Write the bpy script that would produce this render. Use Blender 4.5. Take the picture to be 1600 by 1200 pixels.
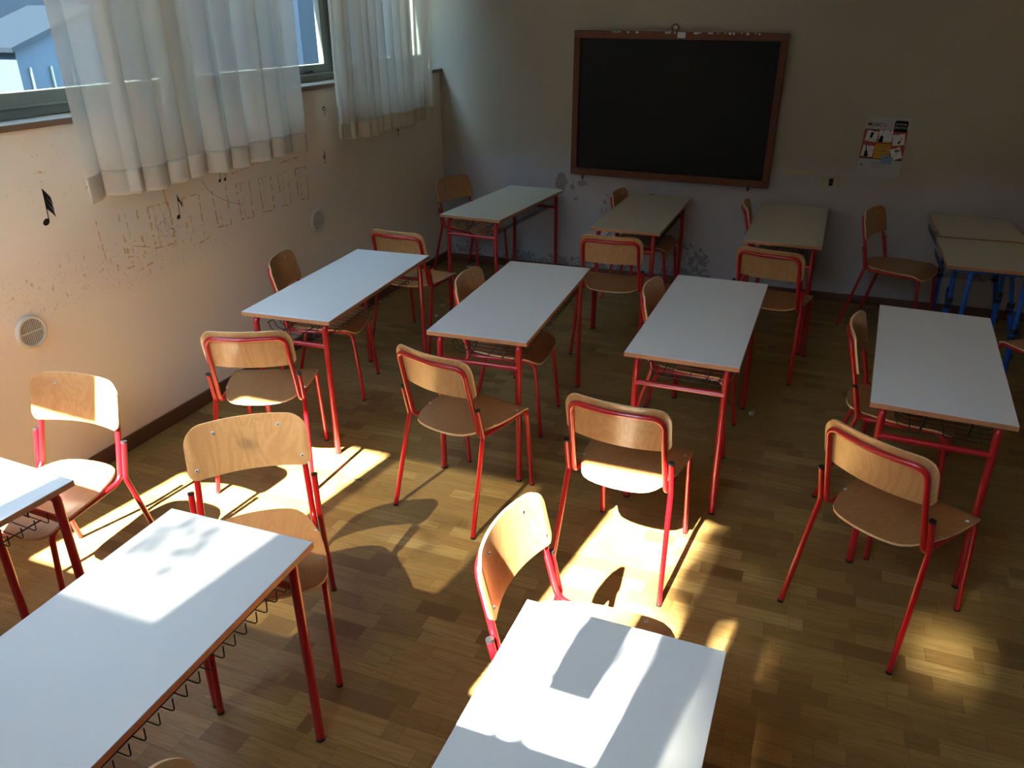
import bpy, math, random
from mathutils import Vector, Matrix
for o in list(bpy.data.objects): bpy.data.objects.remove(o)
SC = bpy.context.scene
COL = SC.collection
PI = math.pi
def R(d): return math.radians(d)

# ------------------------------------------------------------ camera
CAM_P = Vector((3.2715379, 0.0220344, 2.111))
yaw, pit, rol, FPX = 0.373862, 0.4355645, -0.0038201, 1237.151
fwd = Vector((-math.sin(yaw)*math.cos(pit), math.cos(yaw)*math.cos(pit), -math.sin(pit)))
rgt = Vector((math.cos(yaw), math.sin(yaw), 0)); upv = rgt.cross(fwd)
r2 = math.cos(rol)*rgt + math.sin(rol)*upv; u2 = -math.sin(rol)*rgt + math.cos(rol)*upv
cd = bpy.data.cameras.new('camera'); cam = bpy.data.objects.new('camera', cd); COL.objects.link(cam)
M = Matrix((r2, u2, -fwd)).transposed().to_4x4(); M.translation = CAM_P; cam.matrix_world = M
cd.sensor_fit = 'HORIZONTAL'; cd.sensor_width = 36; cd.lens = FPX/1600*36; cd.clip_start = 0.02; cd.clip_end = 200
SC.camera = cam

# ------------------------------------------------------------ light and exposure
SC.view_settings.view_transform = 'Standard'; SC.view_settings.look = 'None'
SC.view_settings.gamma = 1.0; SC.view_settings.exposure = 1.55
SC.view_settings.use_curve_mapping = False
AZ, EL = R(82), R(45.5)
SUND = Vector((math.cos(AZ)*math.cos(EL), math.sin(AZ)*math.cos(EL), -math.sin(EL)))
sl = bpy.data.lights.new('sun', 'SUN'); sl.energy = 48.0; sl.color = (1, .95, .85); sl.angle = R(0.55)
so = bpy.data.objects.new('sun', sl); COL.objects.link(so); so.location = (1, -6, 8)
so.rotation_euler = SUND.to_track_quat('-Z', 'Y').to_euler()
w = bpy.data.worlds.new('sky'); SC.world = w; w.use_nodes = True
wn = w.node_tree.nodes; wl = w.node_tree.links; wn.clear()
wo = wn.new('ShaderNodeOutputWorld'); wb = wn.new('ShaderNodeBackground')
sk = wn.new('ShaderNodeTexSky'); sk.sky_type = 'HOSEK_WILKIE'; sk.turbidity = 2.6
sk.sun_direction = (-SUND.x, -SUND.y, -SUND.z)
tint = wn.new('ShaderNodeVectorMath'); tint.operation = 'MULTIPLY_ADD'; tint.inputs[1].default_value = (.95, 1.0, 1.06)
tint.inputs[2].default_value = (.30, .42, .55)      # even blue-white added for more fill light
wl.new(sk.outputs[0], tint.inputs[0]); wl.new(tint.outputs[0], wb.inputs[0])
wb.inputs[1].default_value = 15.0
wl.new(wb.outputs[0], wo.inputs[0])

# ------------------------------------------------------------ room measures
YB = 6.669      # blackboard wall
YR = -0.25      # wall behind the camera
XR = 5.75       # right wall
ZC = 4.0       # ceiling
SILL = 1.70

# ------------------------------------------------------------ materials
def srgb(r, g, b):
    f = lambda c: (c/255/12.92) if c/255 <= .04045 else ((c/255+.055)/1.055)**2.4
    return (f(r), f(g), f(b), 1)
class NT:
    def __init__(s, name):
        s.m = bpy.data.materials.new(name); s.m.use_nodes = True
        s.t = s.m.node_tree; s.n = s.t.nodes; s.n.clear()
        s.out = s.n.new('ShaderNodeOutputMaterial')
    def node(s, typ, props=None, **inp):
        n = s.n.new('ShaderNode'+typ)
        for k, v in (props or {}).items(): setattr(n, k, v)
        for k, v in inp.items():
            key = int(k[1:]) if k[0] == 'i' and k[1:].isdigit() else k.replace('_', ' ')
            s.set(n.inputs[key], v)
        return n
    def set(s, sock, v):
        if isinstance(v, bpy.types.NodeSocket): s.t.links.new(v, sock)
        else: sock.default_value = v
    def math(s, op, a, b=0.0, c=0.0, clamp=False):
        n = s.n.new('ShaderNodeMath'); n.operation = op; n.use_clamp = clamp
        s.set(n.inputs[0], a); s.set(n.inputs[1], b)
        if len(n.inputs) > 2: s.set(n.inputs[2], c)
        return n.outputs[0]
    def mix(s, f, a, b):
        n = s.n.new('ShaderNodeMix'); n.data_type = 'RGBA'
        s.set(n.inputs[0], f); s.set(n.inputs[6], a); s.set(n.inputs[7], b); return n.outputs[2]
    def ramp(s, f, stops):
        n = s.n.new('ShaderNodeValToRGB'); e = n.color_ramp.elements
        while len(e) < len(stops): e.new(.5)
        for i, (p, c) in enumerate(stops): e[i].position = p; e[i].color = c if len(c) == 4 else (*c, 1)
        s.set(n.inputs[0], f); return n.outputs[0]
    def coord(s, kind='Object'):
        return s.n.new('ShaderNodeTexCoord').outputs[kind]
    def pos(s): return s.n.new('ShaderNodeNewGeometry').outputs['Position']
    def sep(s, v):
        n = s.n.new('ShaderNodeSeparateXYZ'); s.set(n.inputs[0], v); return n.outputs
    def comb(s, x, y, z):
        n = s.n.new('ShaderNodeCombineXYZ')
        for i, v in enumerate((x, y, z)): s.set(n.inputs[i], v)
        return n.outputs[0]
    def scale(s, v, sc):
        n = s.n.new('ShaderNodeVectorMath'); n.operation = 'MULTIPLY'
        s.set(n.inputs[0], v); n.inputs[1].default_value = sc; return n.outputs[0]
    def noise(s, v, sc, det=3, rough=.55, dist=0):
        n = s.node('TexNoise', None, Scale=sc, Detail=det, Roughness=rough, Distortion=dist); s.set(n.inputs['Vector'], v)
        return n.outputs['Fac']
    def bump(s, h, st=.3, d=.01):
        n = s.node('Bump', None, Strength=st, Distance=d); s.set(n.inputs['Height'], h); return n.outputs[0]
    def bsdf(s, col, rough=.5, spec=.5, normal=None, metal=0, coat=0):
        n = s.n.new('ShaderNodeBsdfPrincipled')
        s.set(n.inputs['Base Color'], col); s.set(n.inputs['Roughness'], rough)
        n.inputs['Specular IOR Level'].default_value = spec; n.inputs['Metallic'].default_value = metal
        n.inputs['Coat Weight'].default_value = coat; n.inputs['Coat Roughness'].default_value = .12
        if normal is not None: s.set(n.inputs['Normal'], normal)
        s.t.links.new(n.outputs[0], s.out.inputs[0]); return n
def simple(name, c, rough=.5, spec=.5, metal=0, coat=0, var=0.06, vs=30):
    t = NT(name); f = t.noise(t.coord(), vs, 2)
    a = tuple(x*(1-var) for x in c[:3])+(1,); b = tuple(min(1, x*(1+var)) for x in c[:3])+(1,)
    t.bsdf(t.mix(f, a, b), rough, spec, None, metal, coat); return t.m

MAT = {}
MAT['red'] = simple('red_enamel', srgb(172, 14, 22), .28, .5, coat=.4)
MAT['desk_red'] = simple('desk_red_enamel', srgb(168, 16, 24), .3, .5, coat=.35)
MAT['blue'] = simple('blue_enamel', srgb(20, 92, 190), .3, .5, coat=.3)
MAT['black_plastic'] = simple('black_plastic', srgb(24, 24, 26), .45)
MAT['chrome'] = simple('zinc_bolt', srgb(200, 202, 206), .3, .7, metal=.35)
MAT['bolt_hole'] = simple('bolt_socket', srgb(30, 30, 32), .5)
MAT['wire'] = simple('black_wire', srgb(14, 14, 15), .4)
MAT['bluewire'] = simple('blue_grey_wire', srgb(38, 44, 60), .4)
MAT['frame'] = simple('window_metal', srgb(128, 133, 122), .45)
MAT['brown_trim'] = simple('brown_skirting', srgb(98, 66, 48), .45, .4, var=.15, vs=12)
MAT['paper'] = simple('paper', srgb(205, 208, 210), .8, .2)
MAT['sticker'] = simple('black_vinyl', srgb(16, 16, 18), .5)
MAT['chalk'] = simple('white_plastic', srgb(200, 198, 190), .5)
MAT['rust'] = simple('dark_rust', srgb(58, 34, 26), .6, var=.3)
MAT['graphite'] = simple('pencil_lead', srgb(80, 72, 64), .7)
MAT['tan_residue'] = simple('glue_residue', srgb(206, 172, 118), .8, .2, var=.12)
MAT['sillstone'] = simple('sill_stone', srgb(150, 140, 128), .3, .5, var=.08)
MAT['silledge'] = simple('sill_edge', srgb(120, 92, 70), .5, .4, var=.1)
MAT['ventpl'] = simple('vent_plastic', srgb(205, 196, 176), .5)
MAT['dark'] = simple('dark_gap', srgb(26, 24, 22), .9, .1)
MAT['switch'] = simple('switch_plate', srgb(176, 166, 132), .4)

def wood(name, c1, c2, c3, axis='x', sc=1.0, rough=.38, coat=.25):
    t = NT(name)
    oi = t.n.new('ShaderNodeObjectInfo')
    p = t.coord()
    off = t.comb(t.math('MULTIPLY', oi.outputs['Random'], 7.0), t.math('MULTIPLY', oi.outputs['Random'], 13.0), 0.0)
    ad = t.n.new('ShaderNodeVectorMath'); ad.operation = 'ADD'; t.set(ad.inputs[0], p); t.set(ad.inputs[1], off)
    st = {'x': (1.1, 7, 7), 'y': (7, 1.1, 7), 'z': (5, 7, 1.0)}[axis]
    v = t.scale(ad.outputs[0], tuple(k*sc for k in st))
    n1 = t.noise(v, 1.3, 2, .5, 1.2)
    rings = t.math('FRACT', t.math('MULTIPLY', n1, 9.0))
    rings = t.math('ABSOLUTE', t.math('SUBTRACT', rings, .5))
    fine = t.noise(t.scale(ad.outputs[0], tuple(k*sc*14 for k in st)), 2.2, 3, .6)
    base = t.mix(t.math('MULTIPLY', rings, 1.5, clamp=True), c2, c1)
    base = t.mix(t.math('MULTIPLY', t.math('SUBTRACT', fine, .35, clamp=True), .9), base, c3)
    hs = t.node('HueSaturation', None); t.set(hs.inputs['Color'], base)
    t.set(hs.inputs['Value'], t.math('ADD', .76, t.math('MULTIPLY', oi.outputs['Random'], .12)))
    t.bsdf(hs.outputs[0], rough, .5, None, 0, coat); return t.m
MAT['ply'] = wood('beech_plywood', srgb(205, 160, 106), srgb(188, 138, 86), srgb(168, 114, 66), 'z')
MAT['seatply'] = wood('beech_seat_plywood', srgb(190, 136, 84), srgb(176, 122, 72), srgb(158, 102, 58), 'y')
MAT['plyedge'] = simple('plywood_edge', srgb(220, 184, 136), .6, .3, var=.15, vs=60)
MAT['benchedge'] = simple('desk_edge_beech', srgb(176, 122, 82), .5, .4, var=.22, vs=45)
MAT['boardwood'] = wood('board_frame_wood', srgb(118, 66, 32), srgb(104, 56, 26), srgb(84, 42, 20), 'x', 1.5, .6, 0)

def laminate(name, c):
    t = NT(name); p = t.coord(); f = t.noise(p, 260, 2, .7)
    col = t.mix(f, tuple(x*.965 for x in c[:3])+(1,), c)
    sm = t.math('MULTIPLY', t.math('SUBTRACT', t.noise(p, 9, 5, .7), .55, clamp=True), .5)
    col = t.mix(sm, col, tuple(x*.8 for x in c[:3])+(1,))
    r = t.math('ADD', .34, t.math('MULTIPLY', t.noise(p, 5, 3), .12))
    t.bsdf(col, r, .45); return t.m
MAT['laminate'] = laminate('grey_white_laminate', srgb(224, 226, 226))
MAT['laminate_old'] = laminate('beige_grey_laminate', srgb(194, 187, 167))

def floor_mat():
    t = NT('oak_strip_parquet'); x, y, z = t.sep(t.pos())
    SW, SLN = .0715, .42
    yy = t.math('DIVIDE', y, SW); row = t.math('FLOOR', yy)
    wn1 = t.node('TexWhiteNoise', {'noise_dimensions': '1D'}); t.set(wn1.inputs['W'], row)
    xx = t.math('ADD', t.math('DIVIDE', x, SLN), t.math('MULTIPLY', wn1.outputs['Value'], 7.3))
    colm = t.math('FLOOR', xx)
    # jitter the joint: split some cells in two uneven staves
    wn3 = t.node('TexWhiteNoise', {'noise_dimensions': '2D'}); t.set(wn3.inputs['Vector'], t.comb(row, colm, 0.0))
    cut = t.math('ADD', .3, t.math('MULTIPLY', wn3.outputs['Value'], .6))
    fx = t.math('FRACT', xx)
    half = t.math('GREATER_THAN', fx, cut)
    cell = t.math('ADD', colm, t.math('MULTIPLY', half, .5))
    wn2 = t.node('TexWhiteNoise', {'noise_dimensions': '2D'}); t.set(wn2.inputs['Vector'], t.comb(row, cell, 0.0))
    rnd = wn2.outputs['Value']
    col = t.ramp(rnd, [(0, srgb(114, 86, 46)), (.25, srgb(134, 106, 59)), (.5, srgb(148, 120, 68)), (.8, srgb(140, 109, 61)), (1, srgb(163, 135, 81))])
    gv = t.comb(t.math('ADD', t.math('MULTIPLY', x, 3.0), t.math('MULTIPLY', rnd, 40)), t.math('MULTIPLY', y, 60.0), 0.0)
    g = t.noise(gv, 1.6, 4, .65, .6)
    col = t.mix(t.math('MULTIPLY', t.math('SUBTRACT', g, .42, clamp=True), 2.2, clamp=True), col, srgb(104, 76, 40))
    g2 = t.noise(t.comb(t.math('ADD', t.math('MULTIPLY', x, 7.0), t.math('MULTIPLY', rnd, 90)), t.math('MULTIPLY', y, 30.0), 0.0), 1.2, 2, .5, 2.5)
    col = t.mix(t.math('MULTIPLY', t.math('SUBTRACT', g2, .5, clamp=True), .9), col, srgb(92, 66, 36))
    # joints
    fy = t.math('FRACT', yy)
    jy = t.math('LESS_THAN', fy, .025)
    jx = t.math('ADD', t.math('LESS_THAN', fx, .004), t.math('LESS_THAN', t.math('ABSOLUTE', t.math('SUBTRACT', fx, cut)), .003), clamp=True)
    jj = t.math('ADD', jy, jx, clamp=True)
    col = t.mix(t.math('MULTIPLY', jj, .45), col, srgb(70, 50, 28))
    rr = t.math('ADD', .30, t.math('MULTIPLY', g, .22))
    t.bsdf(col, rr, .4, t.bump(t.math('SUBTRACT', g, jj), .08, .002)); return t.m
MAT['floor'] = floor_mat()

def ell(t, a, b, ca, cb, ra, rb):
    da = t.math('DIVIDE', t.math('SUBTRACT', a, ca), ra); db = t.math('DIVIDE', t.math('SUBTRACT', b, cb), rb)
    d = t.math('ADD', t.math('MULTIPLY', da, da), t.math('MULTIPLY', db, db))
    return t.math('SUBTRACT', 1.0, d, clamp=True)
def left_wall_mat():
    t = NT('cream_wall_paint'); p = t.pos(); x, y, z = t.sep(p)
    col = t.mix(t.noise(p, 1.3, 3), srgb(228, 214, 192), srgb(234, 221, 201))
    band = ell(t, y, z, 2.95, .98, 1.1, .17)
    sp = t.math('GREATER_THAN', t.noise(p, 85, 3, .75, 1.5), .625)
    sp2 = t.math('GREATER_THAN', t.noise(t.scale(p, (1, 1, .35)), 60, 2, .6), .655)
    f = t.math('MULTIPLY', t.math('ADD', sp, sp2, clamp=True), t.math('MULTIPLY', band, .6))
    col = t.mix(f, col, srgb(120, 98, 70))
    band2 = ell(t, y, z, 3.0, 1.02, 1.3, .22)
    col = t.mix(t.math('MULTIPLY', band2, .10), col, srgb(150, 130, 96))
    g = t.math('MULTIPLY', t.math('GREATER_THAN', t.noise(p, 42, 3, .6), .68), .45)
    col = t.mix(t.math('MULTIPLY', g, ell(t, y, z, 2.7, 1.45, .5, .2)), col, srgb(150, 118, 74))
    t.bsdf(col, .75, .25, t.bump(t.noise(p, 140, 2), .05, .002)); return t.m
MAT['wall_left'] = left_wall_mat()
def back_wall_mat():
    t = NT('two_tone_back_wall'); p = t.pos(); x, y, z = t.sep(p)
    n = t.noise(p, 2.2, 3)
    up = t.mix(n, srgb(160, 153, 136), srgb(168, 161, 144))
    lo = t.mix(n, srgb(166, 164, 166), srgb(180, 177, 178))
    # paler, cooler lower part with an uneven upper limit
    lim = t.math('ADD', .99, t.math('MULTIPLY', t.math('SUBTRACT', t.noise(p, 1.1, 2), .5), .3))
    f = t.math('MULTIPLY', t.math('SUBTRACT', z, t.math('SUBTRACT', lim, .12)), 4.0, clamp=True)
    col = t.mix(f, lo, up)
    chips = None
    for (cx, cz, rx, rz, th) in [(1.13, .80, .06, .085, .42), (1.235, .79, .03, .07, .55), (1.27, .68, .03, .05, .58), (1.32, .805, .05, .03, .5),
                              (1.53, .64, .06, .14, .60), (2.17, .31, .17, .10, .53), (2.36, .18, .10, .16, .5), (2.24, .09, .26, .06, .5), (1.93, .73, .03, .025, .5),
                              (2.72, .47, .02, .07, .58), (.9, .07, .55, .09, .50), (1.45, .07, .45, .09, .50), (.25, .12, .25, .08, .56), (2.86, .38, .1, .02, .6)]:
        e = t.math('MULTIPLY', t.math('GREATER_THAN', t.math('ADD', t.noise(t.scale(p, (1.1, 1, 1)), 26, 4, .65), t.math('MULTIPLY', ell(t, x, z, cx, cz, rx, rz), .12)), th+.055), t.math('GREATER_THAN', ell(t, x, z, cx, cz, rx, rz), .05))
        chips = e if chips is None else t.math('MAXIMUM', chips, e)
    dk = t.mix(t.noise(p, 38, 3), srgb(70, 68, 66), srgb(140, 136, 132))
    col = t.mix(t.math('MULTIPLY', chips, .7), col, dk)
    st = t.math('MULTIPLY', ell(t, x, z, 3.06, 1.0, .13, .022), .6)
    col = t.mix(st, col, srgb(196, 176, 120))
    b = t.math('SUBTRACT', t.math('MULTIPLY', t.noise(p, 18, 4, .6), t.math('SUBTRACT', 1.0, f)), chips)
    t.bsdf(col, .75, .25, t.bump(b, .25, .006)); return t.m
MAT['wall_back'] = back_wall_mat()
MAT['wall_plain'] = simple('plain_wall_paint', srgb(196, 184, 162), .8, .2, var=.02, vs=2)
MAT['ceiling'] = simple('ceiling_paint', srgb(214, 206, 190), .85, .2, var=.02, vs=2)
def board_mat():
    t = NT('slate_board'); p = t.pos(); x, y, z = t.sep(p)
    ln = t.noise(t.comb(t.math('MULTIPLY', x, .8), 0.0, t.math('MULTIPLY', z, 60)), 1.5, 3, .6)
    f = t.math('MULTIPLY', t.math('SUBTRACT', ln, .5, clamp=True), .30)
    t.bsdf(t.mix(f, srgb(17, 19, 20), srgb(60, 68, 66)), .6, .25); return t.m
MAT['board'] = board_mat()
def curtain_mat(name='curtain_cotton', tr=.30, tl_=.36):
    t = NT(name); p = t.coord()
    wv = t.noise(t.scale(p, (1, 1, .25)), 420, 2, .6)
    c = t.mix(wv, srgb(208, 199, 180), srgb(228, 220, 203))
    d = t.node('BsdfDiffuse'); t.set(d.inputs[0], c)
    tl = t.node('BsdfTranslucent'); t.set(tl.inputs[0], c)
    tp = t.node('BsdfTransparent')
    m1 = t.node('MixShader'); m1.inputs[0].default_value = tl_; t.set(m1.inputs[1], d.outputs[0]); t.set(m1.inputs[2], tl.outputs[0])
    m2 = t.node('MixShader'); m2.inputs[0].default_value = tr; t.set(m2.inputs[1], m1.outputs[0]); t.set(m2.inputs[2], tp.outputs[0])
    t.t.links.new(m2.outputs[0], t.out.inputs[0]); return t.m
MAT['curtain'] = curtain_mat('curtain_cotton', .24)
MAT['hem'] = curtain_mat('curtain_hem', .0, .16)
def glass_mat(name, col, rough_mix=.06, dirt=.0):
    t = NT(name)
    tp = t.node('BsdfTransparent'); tp.inputs[0].default_value = (*col, 1)
    gl = t.node('BsdfGlossy'); gl.inputs['Roughness'].default_value = .03
    fr = t.node('Fresnel', None, IOR=1.45)
    bf = t.n.new('ShaderNodeNewGeometry').outputs['Backfacing']
    m = t.node('MixShader'); t.set(m.inputs[0], t.math('MULTIPLY', fr.outputs[0], t.math('SUBTRACT', 1.0, bf))); t.set(m.inputs[1], tp.outputs[0]); t.set(m.inputs[2], gl.outputs[0])
    last = m.outputs[0]
    if dirt:
        df = t.node('BsdfDiffuse'); df.inputs[0].default_value = srgb(190, 195, 200)
        sp = t.math('MULTIPLY', t.math('SUBTRACT', t.noise(t.coord(), 55, 5, .8), .5, clamp=True), dirt)
        m2 = t.node('MixShader'); t.set(m2.inputs[0], sp); t.set(m2.inputs[1], last); t.set(m2.inputs[2], df.outputs[0]); last = m2.outputs[0]
    t.t.links.new(last, t.out.inputs[0]); return t.m
MAT['glass'] = glass_mat('window_glass', (.66, .72, .74), dirt=.10)
MAT['glass_clear'] = glass_mat('clear_glass', (.96, .97, .97))
MAT['glass_sun_dim'] = glass_mat('sun_dimming_glass', (.185, .185, .175))  # tint added to weaken the sun through this pane
MAT['glass_mid'] = glass_mat('sun_dimming_glass_b', (.22, .22, .21))  # darkened to cut the sun over the right of the floor

# ------------------------------------------------------------ mesh helpers
class MB:
    def __init__(s): s.v = []; s.f = []; s.mi = []
    def add(s, verts, faces, mi=0, T=None):
        b = len(s.v)
        s.v += [tuple(T @ Vector(p)) if T else tuple(p) for p in verts]
        for f in faces: s.f.append(tuple(b+i for i in f)); s.mi.append(mi)
    def box(s, x0, x1, y0, y1, z0, z1, mi=0, T=None):
        v = [(x, y, z) for x in (x0, x1) for y in (y0, y1) for z in (z0, z1)]
        s.add(v, [(0, 1, 3, 2), (4, 6, 7, 5), (0, 4, 5, 1), (2, 3, 7, 6), (0, 2, 6, 4), (1, 5, 7, 3)], mi, T)
    def cyl(s, a, b, r, n=16, mi=0, r2=None, cap=True):
        s.tube([a, b], r, n, mi, cap, r2)
    def tube(s, pts, r, n=12, mi=0, cap=True, rend=None):
        pts = [Vector(p) for p in pts]; m = len(pts)
        tang = []
        for i in range(m):
            t = (pts[min(i+1, m-1)]-pts[max(i-1, 0)]).normalized(); tang.append(t)
        ref = Vector((0, 0, 1)) if abs(tang[0].z) < .9 else Vector((1, 0, 0))
        u = tang[0].cross(ref).normalized(); vs = []
        for i in range(m):
            u = (u - tang[i]*u.dot(tang[i])).normalized(); w_ = tang[i].cross(u)
            rr = r if rend is None else r+(rend-r)*i/(m-1)
            for k in range(n):
                a = 2*PI*k/n; vs.append(pts[i]+u*(rr*math.cos(a))+w_*(rr*math.sin(a)))
        fs = [(i*n+k, i*n+(k+1) % n, (i+1)*n+(k+1) % n, (i+1)*n+k) for i in range(m-1) for k in range(n)]
        if cap: fs.append(tuple(reversed(range(n)))); fs.append(tuple((m-1)*n+k for k in range(n)))
        s.add(vs, fs, mi)
    def poly(s, pts2, z0, z1, mi=0, T=None):      # extruded outline in the xy plane
        n = len(pts2)
        v = [(x, y, z0) for x, y in pts2]+[(x, y, z1) for x, y in pts2]
        s.add(v, [tuple(reversed(range(n))), tuple(range(n, 2*n))]+[(i, (i+1) % n, n+(i+1) % n, n+i) for i in range(n)], mi, T)
    def ribbon(s, pts2, w_, z0, z1, mi=0, T=None):  # flat stroke with varying width
        n = len(pts2); L = []; Rr = []
        for i in range(n):
            a = Vector(pts2[max(i-1, 0)]); b = Vector(pts2[min(i+1, n-1)]); d = (b-a)
            if d.length < 1e-9: d = Vector((1, 0))
            d.normalize(); ww = w_ if not callable(w_) else w_(i/(n-1)); q = Vector((-d.y, d.x))*ww/2
            p = Vector(pts2[i]); L.append(p+q); Rr.append(p-q)
        v = []
        for i in range(n): v += [(L[i].x, L[i].y, z0), (Rr[i].x, Rr[i].y, z0), (Rr[i].x, Rr[i].y, z1), (L[i].x, L[i].y, z1)]
        f = []
        for i in range(n-1):
            a = 4*i; b = 4*i+4
            f += [(a, a+1, b+1, b), (a+1, a+2, b+2, b+1), (a+2, a+3, b+3, b+2), (a+3, a, b, b+3)]
        f += [(3, 2, 1, 0), (4*n-4, 4*n-3, 4*n-2, 4*n-1)]
        s.add(v, f, mi, T)
    def mesh(s, name, mats, smooth=35):
        me = bpy.data.meshes.new(name); me.from_pydata(s.v, [], s.f)
        for m in (mats if isinstance(mats, (list, tuple)) else [mats]): me.materials.append(MAT[m] if isinstance(m, str) else m)
        me.polygons.foreach_set('material_index', s.mi)
        if smooth:
            me.polygons.foreach_set('use_smooth', [True]*len(me.polygons)); me.set_sharp_from_angle(angle=R(smooth))
        me.validate(); me.update(); return me
    def obj(s, name, mats, parent=None, smooth=35, loc=None, rot=None):
        o = bpy.data.objects.new(name, s.mesh(name, mats, smooth)); COL.objects.link(o)
        if parent: o.parent = parent
        if loc: o.location = loc
        if rot: o.rotation_euler = rot
        return o
def bevel(o, w_=.002, seg=2):
    m = o.modifiers.new('bevel', 'BEVEL'); m.width = w_; m.segments = seg; m.limit_method = 'ANGLE'; m.angle_limit = R(40); return o
def tag(o, label=None, cat=None, group=None, kind=None):
    if label: o['label'] = label
    if cat: o['category'] = cat
    if group: o['group'] = group
    if kind: o['kind'] = kind
    return o
def empty(name, loc=(0, 0, 0), rz=0):
    o = bpy.data.objects.new(name, None); COL.objects.link(o); o.empty_display_size = .1
    o.location = loc; o.rotation_euler = (0, 0, rz); return o
KIDS = {}
def child(o, parent): o.parent = parent; KIDS.setdefault(parent.name, []).append(o); return o
def copy_tree(o, parent=None):
    c = o.copy(); COL.objects.link(c); c.parent = parent
    for k in KIDS.get(o.name, []):
        child(copy_tree(k, c), c)
    return c
def fillet(pts, rad, n=7):
    P = [Vector(p) for p in pts]; out = [P[0]]
    for i in range(1, len(P)-1):
        r = rad[i-1] if isinstance(rad, (list, tuple)) else rad
        a = (P[i-1]-P[i]); b = (P[i+1]-P[i]); la, lb = a.length, b.length; a.normalize(); b.normalize()
        ang = a.angle(b); t = min(r/math.tan(ang/2), la*.49, lb*.49); rr = t*math.tan(ang/2)
        A = P[i]+a*t; c = P[i]+(a+b).normalized()*(rr/math.sin(ang/2)); B = P[i]+b*t
        va = A-c; vb = B-c; tot = va.angle(vb)
        for k in range(n+1):
            f = k/n
            out.append(c+(va*math.sin((1-f)*tot)+vb*math.sin(f*tot))/math.sin(tot) if tot > 1e-4 else A)
    out.append(P[-1]); return out

# ------------------------------------------------------------ the room
def struct(o): o['kind'] = 'structure'; return o
b = MB(); b.box(-.4, XR+.2, YR-.2, YB+.2, -.12, 0); struct(b.obj('floor', 'floor', smooth=0))
b = MB(); b.box(-.4, XR+.2, YR-.2, YB+.2, ZC, ZC+.15); struct(b.obj('ceiling', 'ceiling', smooth=0))
WT = 3.45            # head of the windows
b = MB(); b.box(-.34, 0, YR-.2, YB, 0, SILL-.028); b.box(-.34, 0, YR-.2, YB, WT, ZC); b.box(-.34, 0, YR-.2, .02, SILL-.028, WT)
wall_left = struct(b.obj('wall_left', 'wall_left', smooth=0))
b = MB(); b.box(-.34, XR+.2, YB, YB+.2, 0, ZC); struct(b.obj('wall_back', 'wall_back', smooth=0))
b = MB(); b.box(XR, XR+.2, YR-.2, YB, 0, ZC); struct(b.obj('wall_right', 'wall_plain', smooth=0))
# rear wall with its high windows (openings left out of it)
RT, RB = 3.72, 2.16
b = MB(); b.box(0, XR, YR-.2, YR, 0, RB); b.box(0, XR, YR-.2, YR, RT, ZC)
b.box(1.705, 2.075, YR-.2, YR, RB, RT); b.box(3.75, XR, YR-.2, YR, RB, RT)
struct(b.obj('wall_front', 'wall_plain', smooth=0))
# baseboards
b = MB(); b.box(0, .014, YR, YB, 0, .085); bevel(struct(b.obj('baseboard_left', 'brown_trim', smooth=0)), .004)
b = MB(); b.box(.014, XR, YB-.014, YB, 0, .07); bevel(struct(b.obj('baseboard_back', 'brown_trim', smooth=0)), .004)
# window sill
b = MB(); b.box(-.30, .03, .02, YB-.004, SILL-.028, SILL-.004); b.box(-.30, .0285, .02, YB-.004, SILL-.004, SILL, 1)
bevel(struct(b.obj('trim_1', ['silledge', 'sillstone'], smooth=0)), .003)

# windows in the left wall
def window_unit(name, y0, y1, glass):
    r = empty(name, (-.14, (y0+y1)/2, SILL)); struct(r)
    h = (y1-y0)/2; H = WT-SILL
    b = MB(); b.box(-.03, .0, -h, h, 0, .042); b.box(-.03, 0, -h, h, H-.05, H); b.box(-.03, 0, -h, -h+.03, .042, H-.05); b.box(-.03, 0, h-.03, h, .042, H-.05)
    child(bevel(b.obj('window_frame', 'frame', smooth=0), .003), r)
    b = MB(); i = h-.032
    b.box(-.022, .02, -i, i, .046, .112); b.box(-.022, .02, -i, i, H-.12, H-.055); b.box(-.022, .02, -i, -i+.06, .112, H-.12); b.box(-.022, .02, i-.06, i, .112, H-.12)
    b.box(.02, .028, -i, i, .046, .056)
    s = child(bevel(b.obj('window_sash', 'frame', smooth=0), .004), r)
    b = MB(); b.box(-.003, .003, -i+.055, i-.055, .107, H-.115); child(b.obj('window_pane', glass, smooth=0), r)
    b = MB(); b.box(.02, .034, i-.30, i-.22, .062, .078); b.box(.028, .036, i-.34, i-.26, .066, .074)
    child(bevel(b.obj('window_latch', 'black_plastic', smooth=0), .002), s)
    return r
bounds = [.02, .78, 2.25, 3.72, 5.19, YB-.002]
for k in range(5): window_unit('window_%d' % (k+1), bounds[k]+.002, bounds[k+1]-.002, 'glass')
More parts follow.
